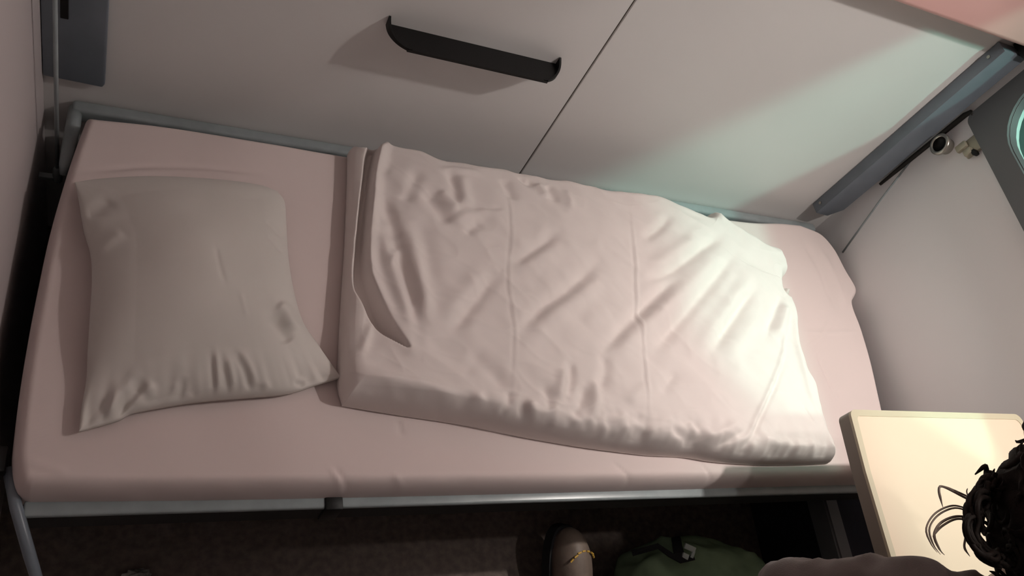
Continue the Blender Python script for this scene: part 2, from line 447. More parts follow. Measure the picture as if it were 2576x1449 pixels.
# ------------------------------------------------------------------ lower bunk
lb = thing('lower_bunk', 'grey steel framed lower bunk under the pale back wall carrying the made-up bed', 'bunk', (0.93, -0.4, 0.0))
part('back_rail', box((0.012, -0.030, 0.385), (1.872, -0.004, 0.420), 0.007, 3), M['railmetal'], lb, angle=40)
part('end_rail', tube([(0.018, -0.016, 0.406), (0.018, -0.060, 0.406), (0.016, -0.115, 0.404), (0.014, -0.145, 0.398), (0.013, -0.158, 0.385)], [0.012, 0.0125, 0.0115, 0.0095, 0.006], 12), M['railmetal'], lb, smooth=True)
part('front_rail', box((0.030, -0.783, 0.409), (1.76, -0.760, 0.420), 0.004, 3), M['railmetal'], lb, angle=40)
part('shaded_rail_face', box((0.035, -0.782, 0.362), (1.755, -0.764, 0.410), 0.002, 1), M['rubber_shade'], lb)  # front face of the rail, its shade painted in as a dark strip
part('base', box((0.05, -0.70, 0.10), (1.69, -0.03, 0.385), 0.01, 2), M['darkseat'], lb)
part('plinth', box((0.08, -0.62, 0.0), (1.66, -0.06, 0.11)), M['darkseat'], lb)
cx_ = onz((840, 1270), 0.42)[0]
bm = bmesh.new(); add_box(bm, (cx_ - 0.0145, -0.7875, 0.366), (cx_ + 0.0145, -0.757, 0.4235), 0.003, 2)
part('rail_clip', bm, M['black'], lb, angle=40)
bm = bmesh.new(); add_box(bm, (-0.022, -0.728, 0.41), (0.004, -0.690, 0.445), 0.003, 2)
part('end_clip', bm, M['black'], lb, angle=40)
bm = bmesh.new(); add_tube(bm, [(0.006, -0.716, 0.425), (0.022, -0.77, 0.422), (0.045, -0.83, 0.40), (0.062, -0.87, 0.36), (0.075, -0.93, 0.28)], [0.0075, 0.008, 0.008, 0.007, 0.005], 10)
part('end_bracket', bm, M['greymetal'], lb, smooth=True)

# vertical net rod at the head end
rd = thing('net_rod', 'thin grey vertical rod in front of the left corner post at the bunk head', 'rod', (-0.003, -0.10, 0.30))
part('rod', tube([(-0.003, -0.10, 0.325), (-0.003, -0.10, 0.76)], 0.0036, 10), M['railmetal'], rd, smooth=True)
bm = bmesh.new(); add_tube(bm, [(-0.003, -0.10, 0.295), (-0.003, -0.10, 0.312), (-0.003, -0.10, 0.328), (-0.003, -0.10, 0.333)], [0.008, 0.0085, 0.007, 0.004], 12)
add_box(bm, (-0.034, -0.106, 0.298), (-0.003, -0.094, 0.306), 0.001, 1)
part('foot', bm, M['railmetal'], rd, angle=40)

# ------------------------------------------------------------------ mattress with its sheet
def P2(pts, z): return [onz(p, z)[:2] for p in pts]
back = P2([(212, 284), (420, 310), (640, 345), (880, 385), (1150, 430), (1400, 472), (1650, 517), (1800, 540), (1890, 551), (1960, 553), (2010, 558)], MZ - 0.004)
right = P2([(2010, 558), (2065, 582), (2105, 625), (2135, 680), (2163, 732), (2153, 768), (2175, 830), (2200, 915), (2222, 1010), (2240, 1090), (2256, 1170)], MZ - 0.004) 
right.append((1.715, -0.767))
front = [(0.036, -0.763), (0.3, -0.767), (0.7, -0.7685), (1.1, -0.768), (1.4, -0.767), (1.715, -0.767)]
left = P2([(212, 284), (178, 375), (148, 470), (120, 570), (98, 670), (72, 800), (48, 940), (32, 1060), (24, 1150)], MZ - 0.004) + [(0.020, -0.752), (0.036, -0.763)]
S = coons(back, right, front, left, 480, 230)
Pm = S.reshape(-1, 2)
ol = outline(S)[::2]
d, _, _ = seg_dist(Pm, ol, True)
h = edge_profile(d, 0.022, 2.2) * 0.062
amp = np.clip(d / 0.05, 0, 1)
h += (vnoise(Pm, 5, 1) * 0.0022 + vnoise(Pm, 14, 2) * 0.0008) * amp
ZS = MZ
for pts, w, a in [
    ([(828, 1172), (852, 1205), (885, 1242)], 0.00435, 0.00425), ([(838, 1172), (862, 1203), (893, 1238)], 0.00435, -0.00275),
    ([(985, 1185), (1010, 1212), (1040, 1230)], 0.00435, 0.00275), ([(1000, 1055), (1005, 1075), (1012, 1100)], 0.00435, -0.0025),
    ([(1540, 1160), (1580, 1195), (1612, 1225)], 0.00406, -0.00275), ([(1760, 1160), (1785, 1190), (1810, 1212)], 0.00406, -0.0025),
    ([(1890, 1190), (1915, 1205), (1935, 1220)], 0.00435, 0.0025),
    ([(205, 444), (360, 432), (520, 436), (655, 452)], 0.008, 0.004), ([(205, 432), (360, 421), (520, 425), (655, 440)], 0.007, -0.0035),
    ([(230, 330), (500, 372), (830, 420)], 0.05, 0.004),
    ([(2000, 835), (2080, 838), (2170, 832)], 0.00435, 0.00175), ([(2020, 880), (2060, 850), (2090, 800)], 0.004, 0.0016),
    ([(2050, 880), (2090, 970), (2120, 1020)], 0.004, -0.0018), ([(2060, 620), (2100, 700), (2130, 780)], 0.016, 0.005),
    ([(2020, 600), (2070, 690), (2110, 790)], 0.014, -0.004), ([(60, 1160), (110, 1170), (180, 1195)], 0.008, 0.0018),
    ([(430, 1150), (380, 1010), (330, 960)], 0.05, 0.002)]:
    h += fold(Pm, pts, w, a, z=ZS)
# gathers along the front side
fr = np.exp(-((Pm[:, 1] + 0.764) / 0.007) ** 2)
h += fr * vnoise(Pm, 16, 5, 0.0, 0.4) * 0.006 * (0.25 + np.exp(-((Pm[:, 0] - 0.16) / 0.16) ** 2))
zt = (MZ - 0.062 + h).reshape(S.shape[:2])
mt = tag(link('mattress', cloth_mesh('mattress', S, zt, np.full(zt.shape, 0.399)), M['sheet'], smooth=True),
         'bunk mattress tightly covered with a pinkish white cotton sheet', 'mattress')

# ------------------------------------------------------------------ pillow
def C6(pts): return [(100 + x / 2.0125, 400 + y / 2.0125) for x, y in pts]
zp = MZ + 0.030
back = P2(C6([(178, 78), (300, 66), (500, 66), (700, 74), (950, 88), (1120, 102), (1212, 128)]), zp + 0.012)
right = P2(C6([(1212, 128), (1240, 220), (1248, 330), (1258, 500), (1285, 670), (1335, 830), (1420, 950), (1527, 1098)]), zp - 0.008)
front = P2(C6([(198, 1380), (300, 1352), (395, 1325), (470, 1288), (620, 1258), (800, 1230), (1000, 1212), (1200, 1196), (1300, 1178), (1390, 1148), (1527, 1098)]), MZ + 0.016)
left = P2(C6([(178, 78), (195, 190), (222, 350), (256, 470), (264, 600), (254, 780), (242, 980), (236, 1110), (212, 1250), (198, 1380)]), zp - 0.006)
right[0] = back[-1]; front[-1] = right[-1]; left[0] = back[0]; left[-1] = front[0]
S = coons(back, right, front, left, 190, 210)
Pp = S.reshape(-1, 2); ol = outline(S)[::2]
d, _, _ = seg_dist(Pp, ol, True)
UU = np.repeat(clustered(190), 210); VV = np.tile(clustered(210), 190)
bulk = (np.clip(np.sin(PI * UU), 0, 1) ** 0.55) * (np.clip(np.sin(PI * VV), 0, 1) ** 0.5)
cor = np.ones_like(UU)
for (cu, cv, r, k) in ((1, 1, .30, .75), (0, 1, .25, .55), (0, 0, .2, .3), (1, 0, .15, .2)):
    cor *= 1 - k * np.exp(-((UU - cu) ** 2 + (VV - cv) ** 2) / (r * r) * 1.6)
H = 0.093 * bulk * (0.35 + 0.65 * cor)
def C6p(*a): return C6(list(a))
am = np.clip(d / 0.03, 0, 1)
H += (vnoise(Pp, 9, 11) * 0.0035 + vnoise(Pp, 22, 12) * 0.0012) * am
for pts, w, a in [
    (C6p((370, 1300), (440, 1180), (540, 1060)), 0.010, -0.010), (C6p((290, 1320), (370, 1200), (480, 1060)), 0.012, 0.006),
    (C6p((470, 1270), (520, 1180), (590, 1080)), 0.010, 0.007), (C6p((600, 1220), (560, 1170), (540, 1120)), 0.007, -0.004),
    (C6p((680, 1220), (720, 1150), (740, 1060)), 0.006, -0.005), (C6p((640, 1210), (690, 1130), (700, 1080)), 0.006, 0.004),
    (C6p((760, 1210), (775, 1160), (765, 1120)), 0.006, 0.006), (C6p((800, 1190), (800, 1150), (785, 1120)), 0.005, -0.006),
    (C6p((905, 1165), (890, 1080), (868, 960)), 0.0045, -0.006), (C6p((925, 1170), (915, 1080), (890, 960)), 0.0045, 0.005),
    (C6p((985, 1150), (965, 1090), (925, 1010)), 0.005, -0.006), (C6p((1005, 1150), (990, 1080), (950, 980)), 0.005, 0.005),
    (C6p((1090, 1120), (1060, 1060), (990, 960)), 0.006, -0.004), (C6p((1120, 1110), (1085, 1050), (1010, 960)), 0.006, 0.004),
    (C6p((1210, 1160), (1190, 1120), (1150, 1080)), 0.006, 0.003), (C6p((1370, 1130), (1350, 1085), (1310, 1060)), 0.006, -0.005),
    (C6p((1385, 1120), (1380, 1070), (1330, 1040)), 0.006, 0.004),
    (C6p((1280, 900), (1240, 850), (1170, 780)), 0.014, -0.008), (C6p((1300, 840), (1270, 770), (1200, 720)), 0.014, 0.008),
    (C6p((1230, 360), (1190, 320), (1150, 290)), 0.008, -0.003), (C6p((1240, 450), (1200, 410), (1160, 370)), 0.008, -0.003),
    (C6p((875, 500), (895, 590), (925, 680)), 0.004, -0.0015), (C6p((1005, 700), (1030, 780), (1045, 830)), 0.004, 0.0012),
    (C6p((250, 240), (300, 190), (380, 160)), 0.016, -0.004), (C6p((290, 430), (340, 390), (430, 360)), 0.012, 0.003),
    (C6p((700, 300), (760, 600), (720, 900)), 0.06, 0.004)]:
    H += 1.5 * fold(Pp, pts, w, a, z=MZ + 0.075) * np.clip(d / 0.012, 0.0, 1)
# fine gathers that fan out from the front seam
dv = np.exp(-((1 - VV) / 0.10) ** 2) * np.clip(d / 0.008, 0, 1)
H += dv * vnoise(np.stack([UU, VV * 0.12], 1), 26, 21) * 0.010
base = MZ + 0.012 + 0.010 * (1 - np.clip(d / 0.06, 0, 1)) * (1 - 0.4 * VV)
zt = (base + H).reshape(S.shape[:2])
zb = np.minimum(base - 0.001, MZ + 0.003 + 0.016 * np.clip(1 - d / 0.05, 0, 1) * (1 - 0.4 * VV)).reshape(S.shape[:2])
tag(link('pillow', cloth_mesh('pillow', S, zt, zb), M['pillow'], smooth=True),
    'plump pale pillow with a pointed corner lying at the left end of the bunk', 'pillow')

# ------------------------------------------------------------------ folded duvet
zd = MZ + 0.050
def mix(pts, z0, z1):
    n = len(pts); return [onz(p, z0 + (z1 - z0) * i / (n - 1))[:2] for i, p in enumerate(pts)]
back = mix([(882, 368), (920, 373), (945, 374), (962, 365), (1000, 379), (1050, 392), (1090, 412), (1140, 420), (1250, 436), (1330, 452), (1400, 465), (1530, 489),
            (1590, 493), (1650, 504), (1700, 524), (1740, 541), (1772, 552), (1790, 533), (1815, 552), (1860, 582), (1915, 606), (1965, 624), (1986, 655)], MZ + .03, MZ + .045)
right = P2([(1986, 655), (1976, 690), (1961, 706), (1964, 742), (1984, 757), (1997, 815), (2003, 870), (2020, 938), (2044, 985), (2060, 1050), (2074, 1110), (2087, 1148), (2082, 1166)], MZ + 0.025)
left = P2([(882, 368), (874, 480), (867, 640), (857, 800), (851, 930), (852, 975), (861, 1020)], MZ + 0.012)
front = P2([(861, 1020), (1000, 1043), (1150, 1066), (1300, 1096), (1450, 1122), (1560, 1137), (1640, 1146), (1720, 1150), (1800, 1162), (1900, 1169), (2000, 1169), (2082, 1166)], MZ + 0.006)
right[0] = back[-1]; left[0] = back[0]; left[-1] = front[0]; right[-1] = front[-1]
NU, NV = 420, 260
S = coons(back, right, front, left, NU, NV)
Pd = S.reshape(-1, 2); ol = outline(S)[::2]
d, _, _ = seg_dist(Pd, ol, True)
UU = np.repeat(clustered(NU), NV); VV = np.tile(clustered(NV), NU)
# general loft: thick in the middle and along the front, thinner towards the foot and the open head end
loft = 0.064 + 0.008 * np.sin(PI * np.clip(UU * 1.1, 0, 1)) + 0.006 * VV - 0.012 * sstep(0.85, 1.0, UU)
head = 1 - sstep(0.03, 0.13, UU)
loft = loft * (1 - head) + (0.046 + 0.014 * sstep(0.72, 0.92, VV)) * head
H = edge_profile(d, 0.032, 2.3) * loft
# open pocket at the head end: the upper layer ends short of the lower one
pit = [(960, 360), (944, 430), (936, 520), (929, 600), (932, 680), (958, 760), (988, 830), (1022, 893), (985, 872), (942, 832), (908, 765), (888, 700), (897, 560), (909, 450), (922, 368)]
pw = resample(P2(pit + [pit[0]], zd), 160)
ins = inside(Pd, pw); pd, pt, _ = seg_dist(Pd, pw)
upper = resample(P2([(962, 355), (944, 430), (936, 520), (929, 600), (932, 680), (958, 760), (988, 830), (1024, 896)], zd), 60)
du, tu, su = seg_dist(Pd, upper)
endf = 1 - sstep(0.78, 1.0, tu)
low = 0.016 + 0.003 * np.sin(UU * 40)
k = np.where(ins, sstep(0, 0.010, pd), 0)
H = H * (1 - k) + np.minimum(H, low) * k
# lip of the upper layer standing up along the opening
H += np.where(~ins, 1, 1 - k) * np.exp(-(du / 0.014) ** 2) * 0.016 * (0.35 + 0.65 * np.clip(1 - tu, 0, 1)) * np.clip(d / 0.01, 0, 1)
# lower layer has a rolled hem
hem = resample(P2([(884, 372), (879, 480), (873, 640), (866, 790), (862, 900)], MZ + .02), 30)
dh, th, _ = seg_dist(Pd, hem)
H += np.exp(-(dh / 0.006) ** 2) * 0.004 * np.clip(d / 0.006, 0, 1)
def C7(*p): return [(800 + x / 1.882, 330 + y / 1.882) for x, y in p]
def C8(*p): return [(1500 + x / 1.811, 450 + y / 1.811) for x, y in p]
hf = np.zeros(len(Pd))
for pts, w, a in [
    # folds fanning from the opening
    (C7((285, 450), (330, 620), (395, 830), (428, 1000)), 0.012, 0.010), (C7((340, 480), (385, 620), (430, 800), (450, 950)), 0.011, -0.016),
    (C7((300, 300), (345, 420), (380, 540)), 0.012, -0.008),
    (C7((395, 470), (440, 600), (475, 790), (500, 950)), 0.015, 0.012), (C7((470, 430), (510, 620), (530, 760)), 0.018, -0.006),
    (C7((345, 640), (360, 600), (375, 560)), 0.008, 0.006),
    (C7((300, 190), (400, 260), (460, 330)), 0.02, 0.006), (C7((470, 200), (430, 290), (400, 360)), 0.014, -0.007),
    (C7((490, 300), (560, 400), (605, 475)), 0.016, -0.011), (C7((560, 300), (600, 360), (655, 410)), 0.012, 0.008),
    (C7((600, 200), (625, 280), (650, 380)), 0.010, -0.007), (C7((660, 230), (670, 310), (690, 390)), 0.014, 0.006),
    (C7((600, 470), (690, 430), (800, 400)), 0.012, 0.004), (C7((680, 520), (720, 480), (760, 460)), 0.010, -0.005),
    (C7((700, 390), (780, 395), (860, 400)), 0.006, -0.002),
    (C7((860, 250), (890, 320), (900, 360)), 0.012, -0.007), (C7((930, 240), (970, 275), (1000, 260)), 0.008, -0.006),
    (C7((1060, 280), (1090, 320), (1110, 370)), 0.010, -0.006), (C7((1010, 270), (1040, 310), (1060, 350)), 0.010, 0.006),
    (C7((1150, 300), (1170, 360), (1160, 400)), 0.010, 0.004), (C7((560, 215), (650, 215), (760, 230)), 0.010, 0.005),
    # straight pressed creases across the cover
    (C7((852, 225), (885, 480), (872, 740), (895, 1000), (880, 1300)), 0.0032, -0.0010), (C7((868, 225), (900, 480), (888, 740), (911, 1000), (896, 1300)), 0.0035, 0.0007),
    (C7((1462, 380), (1478, 600), (1490, 850), (1520, 1150), (1535, 1440)), 0.0032, 0.0018), (C7((1448, 380), (1464, 600), (1476, 850), (1506, 1150), (1521, 1440)), 0.0035, -0.0012),
    (C7((790, 640), (830, 670), (860, 700)), 0.006, -0.002),
    # long diagonal drag folds
    (C7((600, 990), (700, 860), (790, 745), (850, 690)), 0.014, -0.008), (C7((560, 930), (660, 810), (760, 700)), 0.02, 0.005),
    (C7((895, 660), (1000, 590), (1120, 500)), 0.012, -0.007), (C7((900, 700), (1010, 640), (1140, 560)), 0.018, 0.004),
    (C7((920, 1000), (1020, 880), (1180, 760), (1310, 640)), 0.013, -0.009), (C7((950, 1060), (1060, 930), (1220, 810), (1340, 700)), 0.020, 0.006),
    (C7((1310, 1090), (1400, 980), (1490, 890), (1690, 700)), 0.013, -0.010), (C7((1350, 1140), (1440, 1020), (1540, 920), (1700, 770)), 0.020, 0.007),
    (C7((480, 1020), (600, 1080), (760, 1200)), 0.02, -0.004), (C7((680, 1060), (800, 1160), (880, 1260)), 0.016, -0.006),
    (C7((1230, 950), (1290, 900), (1360, 880)), 0.02, 0.004),
    (C8((190, 300), (260, 250), (320, 185)), 0.012, -0.008), (C8((180, 500), (330, 430), (470, 330), (570, 265)), 0.013, -0.008), (C8((200, 440), (330, 360), (450, 270)), 0.018, 0.006),
    (C8((210, 840), (330, 700), (450, 560), (620, 350)), 0.014, -0.011), (C8((170, 760), (290, 620), (420, 480), (560, 340)), 0.020, 0.007),
    (C8((490, 810), (560, 720), (640, 600), (710, 510)), 0.012, -0.010), (C8((420, 830), (500, 700), (600, 570), (690, 440)), 0.018, 0.006),
    (C8((560, 850), (640, 740), (720, 620)), 0.018, 0.005), (C8((750, 740), (790, 640), (830, 545)), 0.010, -0.007), (C8((800, 740), (835, 660), (860, 570)), 0.012, 0.006),
    (C8((900, 590), (905, 760), (960, 950), (1030, 1150)), 0.010, 0.004), (C8((920, 1040), (950, 1080), (975, 1120)), 0.005, -0.003),
    (C8((610, 1290), (690, 1120), (770, 950), (830, 800), (850, 650)), 0.005, 0.006), (C8((640, 1290), (715, 1120), (795, 950), (850, 820)), 0.005, -0.005),
    (C8((100, 1060), (160, 1000), (230, 980)), 0.014, 0.004), (C8((260, 1010), (300, 950), (340, 900)), 0.012, -0.004),
    # gathers near the front edge
    (C7((1040, 1230), (1060, 1300), (1075, 1360)), 0.009, -0.007), (C7((1130, 1150), (1115, 1230), (1100, 1310)), 0.010, 0.006),
    (C7((1170, 1110), (1165, 1200), (1150, 1290)), 0.009, -0.006), (C7((1235, 1230), (1215, 1310), (1180, 1390)), 0.010, -0.008),
    (C7((1270, 1200), (1280, 1290), (1260, 1380)), 0.010, 0.006), (C7((1320, 1080), (1330, 1160), (1300, 1260)), 0.012, -0.006),
    (C7((920, 1290), (960, 1370), (1000, 1430)), 0.009, -0.009), (C7((960, 1290), (1000, 1370), (1040, 1420)), 0.009, 0.006),
    (C7((640, 1290), (700, 1360), (760, 1380)), 0.010, -0.006), (C7((700, 1260), (790, 1340), (840, 1350)), 0.010, 0.005),
    (C7((880, 1250), (870, 1320), (850, 1360)), 0.008, -0.006),
    (C7((160, 1110), (300, 1180), (480, 1230), (700, 1300)), 0.016, 0.007), (C7((200, 1060), (230, 980), (250, 900)), 0.008, 0.004),
    (C8((200, 1160), (180, 1200), (160, 1230)), 0.008, -0.008), (C8((300, 1150), (400, 1200), (490, 1205)), 0.009, -0.006), (C8((310, 1190), (400, 1230), (480, 1245)), 0.008, 0.006),
    (C8((480, 1245), (570, 1210), (665, 1160)), 0.007, -0.009), (C8((450, 1210), (540, 1170), (620, 1130)), 0.010, 0.005),
    (C8((540, 1290), (600, 1270), (680, 1200)), 0.007, -0.005), (C8((690, 1220), (850, 1260), (1040, 1275)), 0.009, -0.006), (C8((700, 1190), (850, 1225), (1020, 1240)), 0.012, 0.005),
    (C8((380, 1130), (430, 1180), (440, 1200)), 0.007, 0.004)]:
    hf += fold(Pd, pts, w, a)
fade = np.clip(d / 0.016, 0, 1) * (1 - 0.85 * k)
hf *= 1.25
rdg = (1 - np.abs(vnoise(Pd, 6.5, 51, -0.72, 2.4))) ** 4 * 0.0030 + (1 - np.abs(vnoise(Pd, 11, 52, -0.35, 1.6))) ** 6 * 0.002
hf += rdg * (0.35 + 0.65 * sstep(0.1, 0.9, vnoise(Pd, 4, 53) + 0.5))
dg = -0.72
H += fade * (hf + vnoise(Pd, 7, 31, dg, 2.2) * 0.005 + vnoise(Pd, 17, 32, dg, 1.8) * 0.0022 + vnoise(Pd, 45, 33) * 0.0006)
dv = np.exp(-((1 - VV) / 0.07) ** 2) * np.clip(d / 0.006, 0, 1)
H += dv * (vnoise(np.stack([UU * 1.4, VV * 0.25], 1), 26, 41) * 0.010 + vnoise(np.stack([UU * 1.4, VV * .9], 1), 44, 42) * 0.005) * (0.3 + 0.7 * sstep(0.15, 0.4, UU))
db = np.exp(-(VV / 0.05) ** 2) * np.clip(d / 0.006, 0, 1)
H += db * vnoise(np.stack([UU, VV], 1), 24, 43) * 0.007
H = np.maximum(H, 0.0045)
zt = (MZ + 0.003 + H).reshape(NU, NV)
tag(link('duvet', cloth_mesh('duvet', S, zt, np.full((NU, NV), MZ + 0.0025)), M['duvet'], smooth=True),
    'rumpled white duvet folded in half and laid askew over the right part of the bunk', 'duvet')

# ------------------------------------------------------------------ folding table by the window
TZT = 0.735
tb = thing('folding_table', 'cream topped table with a pale edge band fixed under the window', 'table', (1.55, -0.95, TZT - 0.03))
pA, pB, pC, pD = [onz(q, TZT)[:2] for q in ((2137, 1030), (2178, 1186), (2246, 1415), (2566, 1042))]
pE = (pC[0] - 0.012, -1.075); pF = (pD[0] - 0.045, -1.09)
poly = round_poly([pA, pB, pC, pE, pF, pD], [0.016, 0.10, 0.12, 0.05, 0.02, 0.016], 8)
inner = round_poly([(pA[0] + .012, pA[1] - .012), (pB[0] + .012, pB[1]), (pC[0] + .012, pC[1]), (pE[0] + .012, pE[1] + .012), (pF[0] - .012, pF[1] + .012), (pD[0] - .012, pD[1] - .012)], [0.010, 0.10, 0.12, 0.045, 0.012, 0.012], 8)
zfn = lambda u, v, w: Vector((u, v, w))
bm = bmesh.new(); add_prism(bm, inner, TZT - 0.022, TZT - 0.0012, zfn); part('tabletop', bm, M['cream'], tb)
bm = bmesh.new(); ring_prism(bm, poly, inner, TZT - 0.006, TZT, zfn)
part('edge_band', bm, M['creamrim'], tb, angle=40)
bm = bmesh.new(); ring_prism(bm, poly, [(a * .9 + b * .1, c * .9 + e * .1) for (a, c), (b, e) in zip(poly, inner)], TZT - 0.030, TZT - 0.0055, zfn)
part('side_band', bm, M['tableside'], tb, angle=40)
bm = bmesh.new(); add_tube(bm, [(1.60, -0.95, TZT - 0.022), (1.68, -0.95, 0.30)], 0.014, 12)
part('strut', bm, M['railmetal'], tb, smooth=True)

# ------------------------------------------------------------------ the person on the bench opposite
bench = thing('opposite_bench', 'dark blue seat bench across the aisle under the sitting person', 'bench', (0.9, -1.75, 0))
part('seat', box((0.0, -2.10, 0.30), (1.60, -1.36, 0.45), 0.03, 3), M['opposite'], bench, angle=40)
part('base', box((0.05, -2.08, 0.0), (1.56, -1.45, 0.30)), M['darkseat'], bench)

def skin_mesh(name, chains, sub=2, smooth=True):
    """chains: list of lists of (point, rx, ry); joints shared by identical coordinates"""
    vs, es, rad, ix = [], [], [], {}
    for ch in chains:
        prev = None
        for c in ch:
            p, r = c[0], c[1:]
            key = tuple(round(v, 4) for v in p)
            if key not in ix:
                ix[key] = len(vs); vs.append(p); rad.append((r[0], r[-1]))
            if prev is not None: es.append((prev, ix[key]))
            prev = ix[key]
    me = bpy.data.meshes.new(name); me.from_pydata(vs, es, []); me.update()
    o = bpy.data.objects.new(name, me); COL.objects.link(o)
    md = o.modifiers.new('skin', 'SKIN'); md.use_smooth_shade = smooth
    for i, r in enumerate(rad): me.skin_vertices[0].data[i].radius = r
    me.skin_vertices[0].data[0].use_root = True
    sm = o.modifiers.new('sub', 'SUBSURF'); sm.levels = sub; sm.render_levels = sub
    dg_ = bpy.context.evaluated_depsgraph_get(); dg_.update()
    ev = o.evaluated_get(dg_); m2 = bpy.data.meshes.new_from_object(ev)
    bpy.data.objects.remove(o); bpy.data.meshes.remove(me)
    return m2

HIP = Vector((1.22, -1.55, 0.55)); CH = Vector((1.23, -1.29, 0.79)); NK = Vector((1.225, -1.115, 0.925))
HD = Vector((1.258, -1.030, 1.035))
LS = Vector((1.140, -1.090, 0.885)); RS = Vector((1.42, -1.19, 0.84))
LE = Vector((1.045, -1.022, 0.690)); RE = Vector((1.47, -1.30, 0.62))
LWR = Vector((1.205, -1.105, 0.690)); RWR = Vector((1.33, -1.17, 0.62))
LK = Vector((1.17, -1.05, 0.50)); RK = Vector((1.42, -1.13, 0.51))
LA = Vector((1.045, -0.885, 0.115)); RA = Vector((1.42, -1.09, 0.10))
def boot_frame(toe, ydir, up):
    y = Vector(ydir).normalized(); z = (Vector(up) - y * Vector(up).dot(y)).normalized(); x = y.cross(z)
    m = Matrix(((x.x, y.x, z.x, 0), (x.y, y.y, z.y, 0), (x.z, y.z, z.z, 0), (0, 0, 0, 1)))
    low = min((m @ Vector(p)).z for p in ((.045, 0, 0), (-.045, 0, 0), (.03, -.085, 0), (-.03, -.085, 0), (0, -.09, 0), (.04, .1, 0), (-.04, .1, 0)))
    m.translation.z = .004 - low
    t = m @ Vector((0, .135, .062))
    m.translation.x += toe[0] - t.x; m.translation.y += toe[1] - t.y
    return m
LB = boot_frame((1.048, -0.783), (-.05, .88, .42), (.20, -.36, .82)); RB = boot_frame((1.40, -1.02), (.1, 1, 0), (0, 0, 1))
LA = LB @ Vector((0, -.030, .125)); RA = RB @ Vector((0, -.030, .125))
def lerp(a, b, t): return a.lerp(b, t)
def T(v, *r): return (tuple(v), *r)
body = [
    [T(HIP, .125, .10), T(lerp(HIP, CH, .5), .115, .09), T(CH, .125, .095), T(lerp(CH, NK, .75), .07, .06), T(NK, .05, .05), T(lerp(NK, HD, .5), .05, .052)],
    [T(lerp(CH, NK, .75), .07, .06), T(LS, .052), T(lerp(LS, LE, .5), .045), T(LE, .040), T(lerp(LE, LWR, .4), .037), T(LWR, .025, .020)],
    [T(lerp(CH, NK, .75), .07, .06), T(RS, .052), T(lerp(RS, RE, .5), .045), T(RE, .040), T(lerp(RE, RWR, .4), .037), T(RWR, .025, .020)],
    [T(HIP, .125, .10), T(HIP + Vector((-.09, .05, -.02)), .085), T(lerp(HIP + Vector((-.09, .05, -.02)), LK, .5), .075), T(LK, .058), T(lerp(LK, LA, .35), .055), T(LA, .036), T(LB @ Vector((0, -.02, .06)), .032, .030), T(LB @ Vector((0, .06, .045)), .028, .022), T(LB @ Vector((0, .115, .04)), .022, .016)],
    [T(HIP, .125, .10), T(HIP + Vector((.09, .05, -.02)), .085), T(lerp(HIP + Vector((.09, .05, -.02)), RK, .5), .075), T(RK, .058), T(lerp(RK, RA, .35), .055), T(RA, .036), T(RB @ Vector((0, -.02, .06)), .032, .030), T(RB @ Vector((0, .06, .045)), .028, .022), T(RB @ Vector((0, .115, .04)), .022, .016)],
]
def hand(wr, dx):
    """five separate curled fingers; the two hands are clasped in front of the knees"""
    ch = []
    palm = wr + Vector((dx * .045, .03, -.012))
    ch.append([T(wr, .025, .020), T(palm, .034, .016)])
    for i, (ox, ln) in enumerate(((-.010, .066), (.008, .074), (.024, .070), (.038, .056))):
        k = palm + Vector((dx * .030, .030 - i * .018, .004 - i * .004))
        a = k + Vector((dx * ln * .45, .004, -.008)); b = a + Vector((dx * ln * .20, -.004, -.024)); c = b + Vector((-dx * ln * .12, -.004, -.018))
        ch.append([T(palm, .034, .016), T(k, .010), T(a, .009), T(b, .0085), T(c, .007)])
    t0 = palm + Vector((-dx * .012, .022, .012)); t1 = t0 + Vector((dx * .026, .018, .014)); t2 = t1 + Vector((dx * .026, .004, .004))
    ch.append([T(palm, .034, .016), T(t0, .012), T(t1, .0105), T(t2, .0085)])
    return ch
body += hand(LWR, 1) + hand(RWR, -1)
me = skin_mesh('person', body)
# head: a shaped sphere with brow, nose, mouth, chin and ears, facing down towards the bunk
bm = bmesh.new(); bm.from_mesh(me)
hb = bmesh.new(); bmesh.ops.create_uvsphere(hb, u_segments=48, v_segments=32, radius=1.0)
fwd = Vector((.62, .66, -.42)).normalized(); upv = Vector((0, .5, .86)); rgt = fwd.cross(upv).normalized(); upv = rgt.cross(fwd).normalized()
def g(p, c, s): return math.exp(-sum(((p[i] - c[i]) / s[i]) ** 2 for i in range(3)))
for v in hb.verts:
    x, y, z = v.co        # x right, y forward, z up
    px, py, pz = x * .075, y * .095, z * .115
    if z < 0: px *= 1 - .30 * (-z) ** 1.5; 
    if z < -.2 and y > 0: py *= 1.04
    if z < 0 and y < 0: py *= 1 - .35 * (-z)
    q = (px, py, pz)
    py += .022 * g(q, (0, .095, -.018), (.013, .05, .022)) + .006 * g(q, (0, .09, .022), (.045, .05, .012))
    py += .008 * g(q, (0, .085, -.055), (.026, .05, .008)) + .010 * g(q, (0, .07, -.095), (.025, .05, .02))
    py -= .012 * (g(q, (.032, .085, .004), (.014, .05, .010)) + g(q, (-.032, .085, .004), (.014, .05, .010)))
    sx = 1 if px > 0 else -1
    px += sx * .014 * g((abs(px), py, pz), (.075, -.005, -.005), (.05, .016, .03))
    v.co = HD + rgt * px + fwd * py + upv * pz
hm = bpy.data.meshes.new('tmp'); hb.to_mesh(hm); hb.free()
bm.from_mesh(hm); bpy.data.meshes.remove(hm)
pm = bpy.data.meshes.new('person'); bm.to_mesh(pm); bm.free(); bpy.data.meshes.remove(me)
person = link('person', pm, M['skin'], smooth=True)
tag(person, 'person with dark curly hair in a grey top sitting hunched beside the cream table', 'person')
